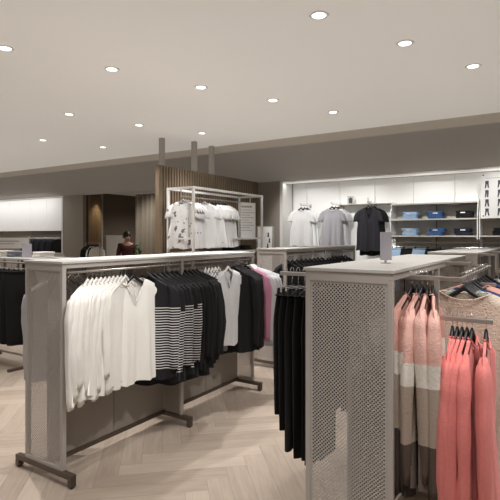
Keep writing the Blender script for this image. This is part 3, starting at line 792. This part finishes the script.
# ------------------------------------------------------------------ lit display totem
t = thing('display_totem', 'white lit display totem with small dark figures beside the slat partition', 'display stand', (-4.33, 7.35, 0), R(22))
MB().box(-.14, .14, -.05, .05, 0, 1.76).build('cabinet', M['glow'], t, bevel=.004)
MB().box(-.145, -.125, -.056, .056, 0, 1.77).box(.125, .145, -.056, .056, 0, 1.77).box(-.145, .145, -.056, .056, 1.76, 1.775).build('frame', M['shelf'], t)
pm = MB()
for (x, z) in ((.06, 1.62), (.08, 1.52), (.05, 1.43)):
    pm.prism([(x-.018, z-.035), (x+.018, z-.035), (x+.01, z+.01), (x+.016, z+.035), (x-.01, z+.04), (x-.008, z+.008)], -.054, -.051)
pm.build('figure_print', M['ink'], t)

# ------------------------------------------------------------------ wall shelving (right)
def shelf_unit(name, x0, x1, label):
    t = thing(name, label, 'shelving', (x0, WY, 0)); w = x1-x0
    for z, lb in ((2.10, 'shelf'), (1.85, 'shelf'), (1.585, 'shelf')):
        MB().box(.012, w-.012, 0, .35, z, z+.022).build('shelf', M['shelf'], t, bevel=.002)
    for xa in (0, w-.012):
        MB().prism([(.0, 1.55), (.36, 1.55), (.36, 2.16), (.10, 2.16), (.0, 1.9)], xa, xa+.012, 'x').build('side_panel', M['white'], t)
    MB().box(.012, w-.012, .35, .368, 1.0, 2.10).build('back_panel', M['shelf_back'], t)
    MB().box(w/2-.006, w/2+.006, .343, .35, 1.0, 2.10).build('centre_strip', M['foot'], t)
    MB().tube([(.0, .12, 1.50), (w, .12, 1.50)], .010, 8).build('hanging_rail', M['steel'], t)
    for x in (.02, w/2, w-.02): MB().box(x-.006, x+.006, .114, .126, 1.50, 1.585).build('rail_bracket', M['steel'], t)
    MB().box(.0, w, .02, .36, .0, .10).build('plinth', M['white'], t)
    for xa in (0, w-.012):
        MB().box(xa, xa+.012, .30, .36, .1, 1.55).build('rear_upright', M['white'], t)
    return t
shelf_unit('wall_shelf_unit', -2.32, -1.01, 'grey wall shelves left of the denim poster with stacks of folded jeans')
shelf_unit('wall_shelf_unit', -.99, .32, 'grey wall shelves partly behind the denim poster at right edge')
cols = [(-2.03, 'denim_light', 'light blue'), (-1.62, 'denim_blue', 'mid blue'), (-1.22, 'denim_dark', 'dark blue')]
for x, mk, w_ in cols:
    stack(3, x, WY+.16, 1.872, mk if x < -1.3 else 'denim_black', w_ if x < -1.3 else 'black', 'on the upper shelf')
for x, mk, w_ in cols:
    stack(3, x, WY+.16, 1.607, mk, w_, 'on the lower shelf')
stack(3, -.68, WY+.16, 1.607, 'denim_black', 'black', 'on the lower shelf under the poster')
stack(3, -.30, WY+.16, 1.607, 'denim_dark', 'dark blue', 'on the lower shelf beyond the poster')
# tiny size label on the stacks
def tagcard(x, y, z, lb):
    o = MB().box(-.035, .035, -.002, .002, 0, .016).build('size_label', M['paper'], None); o.location = (x, y, z); tag(o, lb, 'label', 'white size labels on the folded jeans'); return o
for x, mk, w_ in cols:
    tagcard(x, WY+.018, 1.872+.078, 'white size label on the %s jeans stack of the upper shelf' % (w_ if x < -1.3 else 'black'))
    tagcard(x, WY+.018, 1.607+.078, 'white size label on the %s jeans stack of the lower shelf' % w_)
# hanging jeans under the shelves
for i in range(14):
    x = -2.22+.185*i; mk = ['denim_light', 'deep_black', 'denim_light', 'deep_black', 'navy', 'denim_dark', 'deep_black', 'denim_dark', 'navy', 'deep_black', 'denim_dark', 'deep_black', 'navy', 'deep_black'][i]
    lbk = {'denim_light': 'light blue', 'deep_black': 'black', 'denim_dark': 'dark blue', 'navy': 'navy'}[mk]
    trousers('hanging_jeans', '%s pair of hanging jeans on the rail below the shelves, %s' % (ORL[i], lbk), (x, WY+.12, 1.513), R(random.uniform(5, 40)), M[mk], 'jeans hanging below the wall shelves', L=.85, seed=450+i, w=.13, hl='%s clip hanger on the rail below the wall shelves' % ORL[i], hg='clip hangers below the wall shelves', th=.022)

# ---- tee display on the white wall
def face_arm(x, label, z):
    t = thing('display_hook', label, 'wall arm', (x, BACK-.03, z))
    MB().box(-.02, .02, -.006, 0, -.03, .03).build('plate', M['steel'], t)
    MB().tube([(0, 0, 0), (0, -.42, -.0), (0, -.45, .02)], .008, 8).build('rod', M['steel'], t)
    return t
for i, (x, mk, lb, z, nk, back) in enumerate([(-3.93, 'tee_white', 'bright white', 2.16, 'crew', 'tee_white'), (-3.33, 'tee_grey', 'light grey', 2.16, 'crew', 'grey_cloth'), (-2.68, 'charcoal', 'charcoal black V-neck', 2.15, 'v', 'deep_black')]):
    face_arm(x, 'chrome wall arm carrying the %s t-shirt' % lb, z)
    garment('display_t_shirt', 't-shirt', '%s t-shirt hung facing out on the lit white wall' % lb, (x, BACK-.43, z+.010), R(28), M[mk], 't-shirts facing out on the white wall', ws=.19, wh=.21, L=.74 if i < 2 else .80, neck=nk, sl='short', th=.04, fold=.008, seed=500+i, hanger='black',
            hl='black hanger in the neck of the %s wall t-shirt' % lb, hg='hangers on the wall arms', r=1.1, band=M['paper'] if i == 1 else None)
    for k in range(2):
        garment('display_t_shirt', 't-shirt', '%s t-shirt right behind the %s one facing out' % (('first', 'second')[k], lb), (x+.03+.02*k, BACK-.35+.07*k, z+.010), R(30), M[back], 't-shirts facing out on the white wall', ws=.19, wh=.21, L=.76 if i < 2 else .88, neck='crew', sl='short', th=.03, fold=.008, seed=510+i*3+k, hanger='black',
                hl='black hanger of the %s t-shirt behind the %s one' % (('first', 'second')[k], lb), hg='hangers on the wall arms', r=1.1, detail=False)
t = thing('glass_shelf', 'narrow glass wall shelf between the grey and black t-shirts', 'shelf', (-3.30, BACK-.03, 2.14))
MB().box(0, .95, -.28, 0, 0, .012).build('glass_plate', M['shelf'], t, bevel=.002)
MB().box(.02, .04, -.2, 0, -.05, 0).box(.91, .93, -.2, 0, -.05, 0).build('bracket', M['steel'], t)
t = thing('picture_card', 'small white framed card with dark picture on the glass shelf', 'picture frame', (-3.08, BACK-.2, 2.1525), R(20))
MB().box(-.055, .055, -.01, .01, 0, .15).build('frame', M['shelf'], t, bevel=.002)
MB().prism([(-.03, .02), (.03, .02), (.035, .10), (.0, .13), (-.035, .10)], -.013, -.011).build('picture', M['ink'], t)
o = MB().box(-.09, .09, -.03, .03, 0, .11).build('white_box', M['white'], None, bevel=.008); o.location = (-2.86, BACK-.18, 2.1525); tag(o, 'plain white box beside the small framed card on glass shelf', 'box')

# ---- denim poster
t = thing('denim_poster', 'large white poster with rows of small jeans figures at right edge', 'poster', (-.965, WY-.04, 1.86), 0)
MB().box(0, .70, -.004, .004, 0, .67).build('sheet', M['paper'], t)
MB().box(0, .70, .004, .012, 0, .67).build('board', M['white'], t)
for x in (.035, .665):
    for z in (.035, .635): MB().lathe([(.011, -.008), (.011, 0)], 12).build('fixing', M['black_plastic'], t).location = (x, -.0045, z)
for o_ in [c for c in t.children if c.name.startswith('fixing')]: o_.rotation_euler = (PI/2, 0, 0)
pl = MB()
rp = random.Random(9)
pm_parts = []
for r_ in range(4):
    for c_ in range(4):
        x = .085+.165*c_; z = .50-.135*r_; s = (.023, .021, .025, .022)[c_ % 4]; kx = rp.uniform(-.012, .012)
        pm = MB(); pm_parts.append(pm)
        pm.prism([(x-s, z+.05), (x+s, z+.05), (x+s*1.05, z), (x+s*1.3+kx, z-.055), (x+s*.4+kx, z-.055), (x, z+.01), (x-s*.5, z-.055), (x-s*1.3, z-.055), (x-s*1.05, z)], -.0056, -.0046)
        pl.box(x-.03, x+.03, -.0056, -.0046, z-.068, z-.064)
pl.box(.07, .28, -.0056, -.0046, .585, .592).box(.33, .6, -.0056, -.0046, .585, .592)
for p_ in pm_parts: p_.build('jeans_figure', M['ink'], t)
pl.build('captions', M['pale_ink'], t)
MB().box(.10, .12, .012, .06, .2, .24).box(.58, .60, .012, .06, .2, .24).build('spacer', M['steel'], t)

# ------------------------------------------------------------------ left wall unit
xs = [-14.9, -13.95, -13.0, -12.05, -11.35, -10.72]
for i in range(len(xs)-1):
    t = thing('wall_cabinet', '%s white glossy upper wall cabinet at the far left' % ['leftmost', 'second from left', 'third from left', 'fourth from left', 'rightmost'][i], 'cabinet', (xs[i], WY, 1.735), 0, 'white upper cabinets at far left')
    w = xs[i+1]-xs[i]
    MB().box(.004, w-.004, .02, .40, 0, .85).build('carcass', M['white'], t)
    MB().box(.004, w-.004, 0, .018, 0, .85).build('door', M['glow'], t, bevel=.002)  # faint emission in the door material whitens it
struct('trim_left_unit', MB().box(-10.72, -10.662, WY-.01, BACK, 0, 2.615), M['white'])
t = thing('wall_rail', 'long steel wall rail under the white cabinets at far left', 'clothes rail', (0, 0, 0))
MB().tube([(-15, 8.05, 1.60), (-10.74, 8.05, 1.60)], .012, 8).build('rail', M['steel'], t)
for x in (-14.9, -13.5, -12.1, -10.8): MB().box(x-.008, x+.008, 8.04, 8.06, 1.61, 1.735).build('bracket', M['steel'], t)
for i in range(16):
    x = -10.98-.085*i
    garment('navy_jacket', 'jacket', '%s dark navy jacket from the right on the far left wall rail' % ('rightmost' if i == 0 else ORD[i]), (x, 8.05, 1.615), R(25), M['navy'] if i % 3 else M['deep_black'], 'navy jackets on the far left wall rail', ws=.2, wh=.21, L=.95, th=.025, seed=540+i, detail=False, hanger='steel',
            hl='%s metal hanger from the right on the far left wall rail' % ('rightmost' if i == 0 else ORD[i]), hg='hangers on the far left wall rail')
# black trousers rack at left edge
t = thing('clothes_rail', 'low free standing steel clothes rail of black trousers at the left edge', 'clothes rail', (-6.4, 3.55, 0))
MB().tube([(-.95, 0, .03), (-.95, 0, 1.27), (.95, 0, 1.27), (.95, 0, .03)], .014, 8).build('rail_frame', M['steel'], t)
for x in (-.95, .95, .0): MB().box(x-.02, x+.02, -.24, .24, 0, .03).build('foot', M['foot'], t)
MB().tube([(0, 0, .03), (0, 0, 1.27)], .012, 8).build('middle_post', M['steel'], t)
MB().tube([(-.95, 0, .14), (.95, 0, .14)], .012, 8).build('lower_bar', M['steel'], t)
NT_ = 17
for i in range(NT_):
    x = -6.4-.88+.108*i
    trousers('black_trousers', '%s pair of wide black trousers on the low rail at the left edge' % ORL[i], (x, 3.55, 1.286), R(52+random.uniform(-6, 6)), M['deep_black'], 'black trousers on the low rail', L=.90, seed=580+i, w=.15, hl='%s clip hanger on the low rail at the left edge' % ORL[i], hg='clip hangers on the low rail', th=.03)
# low display table with odds and ends behind it
def table(loc, w, d, h, label):
    t = thing('display_table', label, 'table', loc)
    MB().box(-w/2, w/2, -d/2, d/2, h-.03, h).build('table_top', M['rack_top'], t, bevel=.004)
    for sx in (-1, 1):
        for sy in (-1, 1): MB().box(sx*(w/2-.03)-.02, sx*(w/2-.03)+.02, sy*(d/2-.03)-.02, sy*(d/2-.03)+.02, 0, h-.03).build('leg', M['rack'], t)
    MB().box(-w/2+.03, w/2-.03, -d/2+.03, d/2-.03, h*.5, h*.5+.02).build('lower_shelf', M['rack'], t)
    return t
table((-7.9, 5.0, 0), 2.0, .7, 1.24, 'high white display table with folded tops and signs at far left')
for i, (x, mk, w_) in enumerate([(-8.75, 'blush', 'blush'), (-8.35, 'white_cloth', 'white'), (-7.95, 'mid_grey', 'grey'), (-7.2, 'white_cloth', 'white')]):
    stack(2, x, 5.0, 1.24, mk, '%s tops' % w_, 'on the high display table%s' % (' at its right end' if i == 3 else ''), h=.05, name='folded_shirt', cat='top', w=.28, d=.3)
t = thing('table_sign', 'small pale grey sign standing on the high display table', 'sign', (-7.52, 4.9, 1.24), R(35))
MB().box(-.08, .08, -.05, .05, 0, .012).build('base', M['acrylic'], t); MB().box(-.08, .08, -.004, .004, .012, .23).build('plate', M['acrylic'], t)
MB().box(-.05, .05, -.006, -.0045, .12, .125).box(-.05, .03, -.006, -.0045, .10, .105).build('lettering', M['pale_ink'], t)
t = thing('banner_stand', 'white hanging banner behind the display table at far left', 'sign', (-9.75, 5.95, 0), R(38))
MB().tube([(-.42, 0, 0), (-.42, 0, 1.58), (.42, 0, 1.58), (.42, 0, 0)], .012, 8).build('stand_frame', M['steel'], t)
MB().box(-.40, .40, -.004, .004, 1.34, 1.565).build('banner', M['paper'], t)
MB().box(-.30, .20, -.006, -.0045, 1.48, 1.50).box(-.30, .10, -.006, -.0045, 1.43, 1.445).build('lettering', M['pale_ink'], t)
for s in (-.42, .42): MB().box(s-.02, s+.02, -.2, .2, 0, .02).build('foot', M['steel'], t)
table((-10.3, 6.9, 0), 2.2, .6, 1.12, 'second display table farther back in front of the navy jackets')
for i, (x, mk, w_) in enumerate([(-11.0, 'blush', 'blush'), (-10.5, 'charcoal', 'charcoal'), (-10.0, 'grey_cloth', 'pale grey'), (-9.5, 'white_cloth', 'white')]):
    stack(2, x, 6.9, 1.12, mk, '%s knits' % w_, 'on the farther display table', h=.05, name='folded_knit', cat='sweater', w=.3, d=.3)

# ------------------------------------------------------------------ person in the corridor
def person(loc, rz):
    t = thing('person', 'person with dark hair in a dark red plaid shirt standing in the corridor, looking right', 'person', loc, rz)
    def skin(name, pts, edges, radii, m, parent, root=0, sub=2):
        me = bpy.data.meshes.new(name); me.from_pydata(pts, edges, []); me.update()
        o = bpy.data.objects.new(name, me); C.objects.link(o); o.parent = parent
        sk = o.modifiers.new('skin', 'SKIN'); 
        me.skin_vertices[0] if me.skin_vertices else bpy.data
        lay = me.skin_vertices[0].data
        for i, r_ in enumerate(radii):
            lay[i].radius = (r_, r_) if not isinstance(r_, tuple) else r_
        lay[root].use_root = True
        sk.use_smooth_shade = True
        s2 = o.modifiers.new('sub', 'SUBSURF'); s2.levels = sub; s2.render_levels = sub
        me.materials.append(m)
        return o
    # local: x = right of figure, -y = front, z up
    P = [(0, 0, .93), (0, .005, 1.08), (0, 0, 1.24), (0, .01, 1.38), (0, 0, 1.46), (0, -.02, 1.53), (0, -.03, 1.60),
         (.17, .01, 1.375), (.215, .02, 1.12), (.20, -.12, .93), (.19, -.17, .88),
         (-.17, .01, 1.375), (-.215, .02, 1.12), (-.20, -.12, .93), (-.19, -.17, .88),
         (.09, 0, .86), (.10, -.01, .48), (.10, .03, .09), (.105, -.10, .035),
         (-.09, 0, .86), (-.10, -.01, .48), (-.10, .03, .09), (-.105, -.10, .035)]
    E = [(0, 1), (1, 2), (2, 3), (3, 4), (4, 5), (5, 6), (3, 7), (7, 8), (8, 9), (9, 10), (3, 11), (11, 12), (12, 13), (13, 14), (0, 15), (15, 16), (16, 17), (17, 18), (0, 19), (19, 20), (20, 21), (21, 22)]
    rr_ = [(.13, .09), (.12, .085), (.13, .09), (.11, .08), .05, (.075, .085), (.08, .095), .055, .042, .032, .03, .055, .042, .032, .03, .085, .06, .042, .035, .085, .06, .042, .035]
    b = skin('body', P, E, rr_, M['skin'], t)
    # shirt and trousers over the body
    sp = [P[i] for i in (0, 1, 2, 3, 7, 8, 9, 11, 12, 13)]; se = [(0, 1), (1, 2), (2, 3), (3, 4), (4, 5), (5, 6), (3, 7), (7, 8), (8, 9)]
    skin('shirt', sp, se, [(.145, .105), (.135, .10), (.155, .115), (.155, .11), .075, .058, .045, .075, .058, .045], M['plaid'], t)
    tp = [P[i] for i in (0, 15, 16, 17, 19, 20, 21)]
    skin('trousers', tp, [(0, 1), (1, 2), (2, 3), (0, 4), (4, 5), (5, 6)], [(.14, .1), .095, .072, .058, .095, .072, .058], M['navy'], t)
    # hair cap, nose, eyes, ears, shoes
    rings = []
    for k in range(9):
        u = k/8.0; z = 1.545+.185*u; w = .108*math.sqrt(max(0.02, 1-(u*1.0)**2.6)); 
        rings.append([(w*math.cos(q)*.93, .015+w*1.12*math.sin(q)*(1 if math.sin(q) > 0 else .72+.25*u), z) for q in [2*PI*j/20 for j in range(20)]])
    MB().loft(rings).build('hair', M['hair'], t, smooth=True)
    MB().loft([[(.012*s_*math.cos(q), -.118-.016*(1-abs(z_-1.575)/.03), z_+.0*q) if False else (.011*s_*math.cos(q), -.112-.02*s_+.008*math.sin(q), z_) for q in [2*PI*j/8 for j in range(8)]] for z_, s_ in ((1.60, .3), (1.575, .8), (1.56, 1.0), (1.552, .4))]).build('nose', M['skin'], t, smooth=True)
    for s_ in (-1, 1):
        MB().lathe([(.002, -.008), (.008, -.004), (.008, .004), (.002, .008)], 8, (s_*.032, -.108)).build('eye', M['hair'], t).location = (0, 0, 1.60)
        MB().tube([(s_*.084, -.02, 1.61), (s_*.092, -.012, 1.59), (s_*.084, -.02, 1.555)], [.008, .014, .007], 8).build('ear', M['skin'], t, smooth=True)
        hp = P[10] if s_ > 0 else P[14]
        for k in range(4):
            fx = hp[0]+(k-1.5)*.019; L_ = (.05, .062, .066, .055)[k]
            MB().tube([(fx, hp[1]-.01, hp[2]-.01), (fx, hp[1]-.03, hp[2]-.035), (fx, hp[1]-.03, hp[2]-.035-L_*.6)], [.010, .009, .007], 8).build('finger', M['skin'], t, smooth=True)
        MB().tube([(hp[0]-s_*.022, hp[1]+.005, hp[2]), (hp[0]-s_*.045, hp[1]-.015, hp[2]-.02), (hp[0]-s_*.045, hp[1]-.03, hp[2]-.045)], [.011, .010, .008], 8).build('thumb', M['skin'], t, smooth=True)
        MB().loft([[(s_*.103+.045*sx*w_, y_, z_) for sx, z_ in ((-1, .0), (1, .0), (1, h_), (0, h_*1.25), (-1, h_))] for y_, w_, h_ in ((.07, .7, .07), (.03, 1, .08), (-.06, 1.0, .06), (-.14, 1.0, .045), (-.175, .5, .03))]).build('shoe', M['black_plastic'], t, bevel=.006)
    return t
person((-9.0, 8.55, 0), R(65))

# ------------------------------------------------------------------ light
def area(x, y, z, sx, sy, e, rot, col=(1, .98, .95)):
    l = bpy.data.lights.new('area_lamp', 'AREA'); l.shape = 'RECTANGLE'; l.size = sx; l.size_y = sy; l.energy = e; l.color = col
    o = bpy.data.objects.new('area_lamp', l); C.objects.link(o); o.location = (x, y, z); o.rotation_euler = rot; return o
area(-2.2, BACK-.36, 2.57, 4.2, .12, 5, (R(-10), 0, 0))  # light given off by the strip in the bay ceiling
area(-13, WY-.5, 2.60, 4.2, .12, 14, (R(25), 0, 0))  # unseen fill lamp added above the far-left cabinets
for x_, y_, tz in ((-3.8, 6.3, 1.75), (-2.9, 6.3, 1.75), (-1.7, 6.3, 1.8), (-.6, 6.3, 1.8)):
    spot(x_, y_, 95, 52, z=2.98, tgt=(x_, 8.0, tz))  # spots added without fixtures to brighten wall t-shirts and shelves
w = bpy.data.worlds.new('world'); bpy.context.scene.world = w; w.use_nodes = True
bg = w.node_tree.nodes['Background']; bg.inputs[0].default_value = (1, .98, .965, 1); bg.inputs[1].default_value = .2

# unseen spots added to brighten the garment rows and display frame
for (x, y, tx, ty, tz, e, sz) in [(-1.1, 2.0, -2.65, 2.45, 1.12, 120, 32), (-1.0, 3.1, -2.65, 3.1, 1.1, 28, 30), (-1.0, 3.9, -2.65, 3.95, 1.05, 95, 28), (.6, 1.2, -.5, 2.5, .9, 45, 42), (.9, 2.6, -.3, 2.95, 1.2, 80, 40), (-2.6, 4.2, -4.5, 5.8, 1.9, 75, 44), (-.2, .7, -.8, 2.1, 1.0, 14, 40)]:
    spot(x, y, e, sz, tgt=(tx, ty, tz), blend=.7)

# ------------------------------------------------------------------ camera
cd = bpy.data.cameras.new('camera'); cam = bpy.data.objects.new('camera', cd); C.objects.link(cam)
cd.sensor_width = 36; cd.lens = 487/500*36; cd.shift_y = -14/500.0; cd.clip_start = .05; cd.clip_end = 60
cam.location = (0, 0, 1.6); cam.rotation_euler = (PI/2, 0, R(32.3))
sc = bpy.context.scene; sc.camera = cam
sc.view_settings.view_transform = 'Standard'; sc.view_settings.look = 'None'
sc.view_settings.exposure = .27; sc.view_settings.gamma = 1
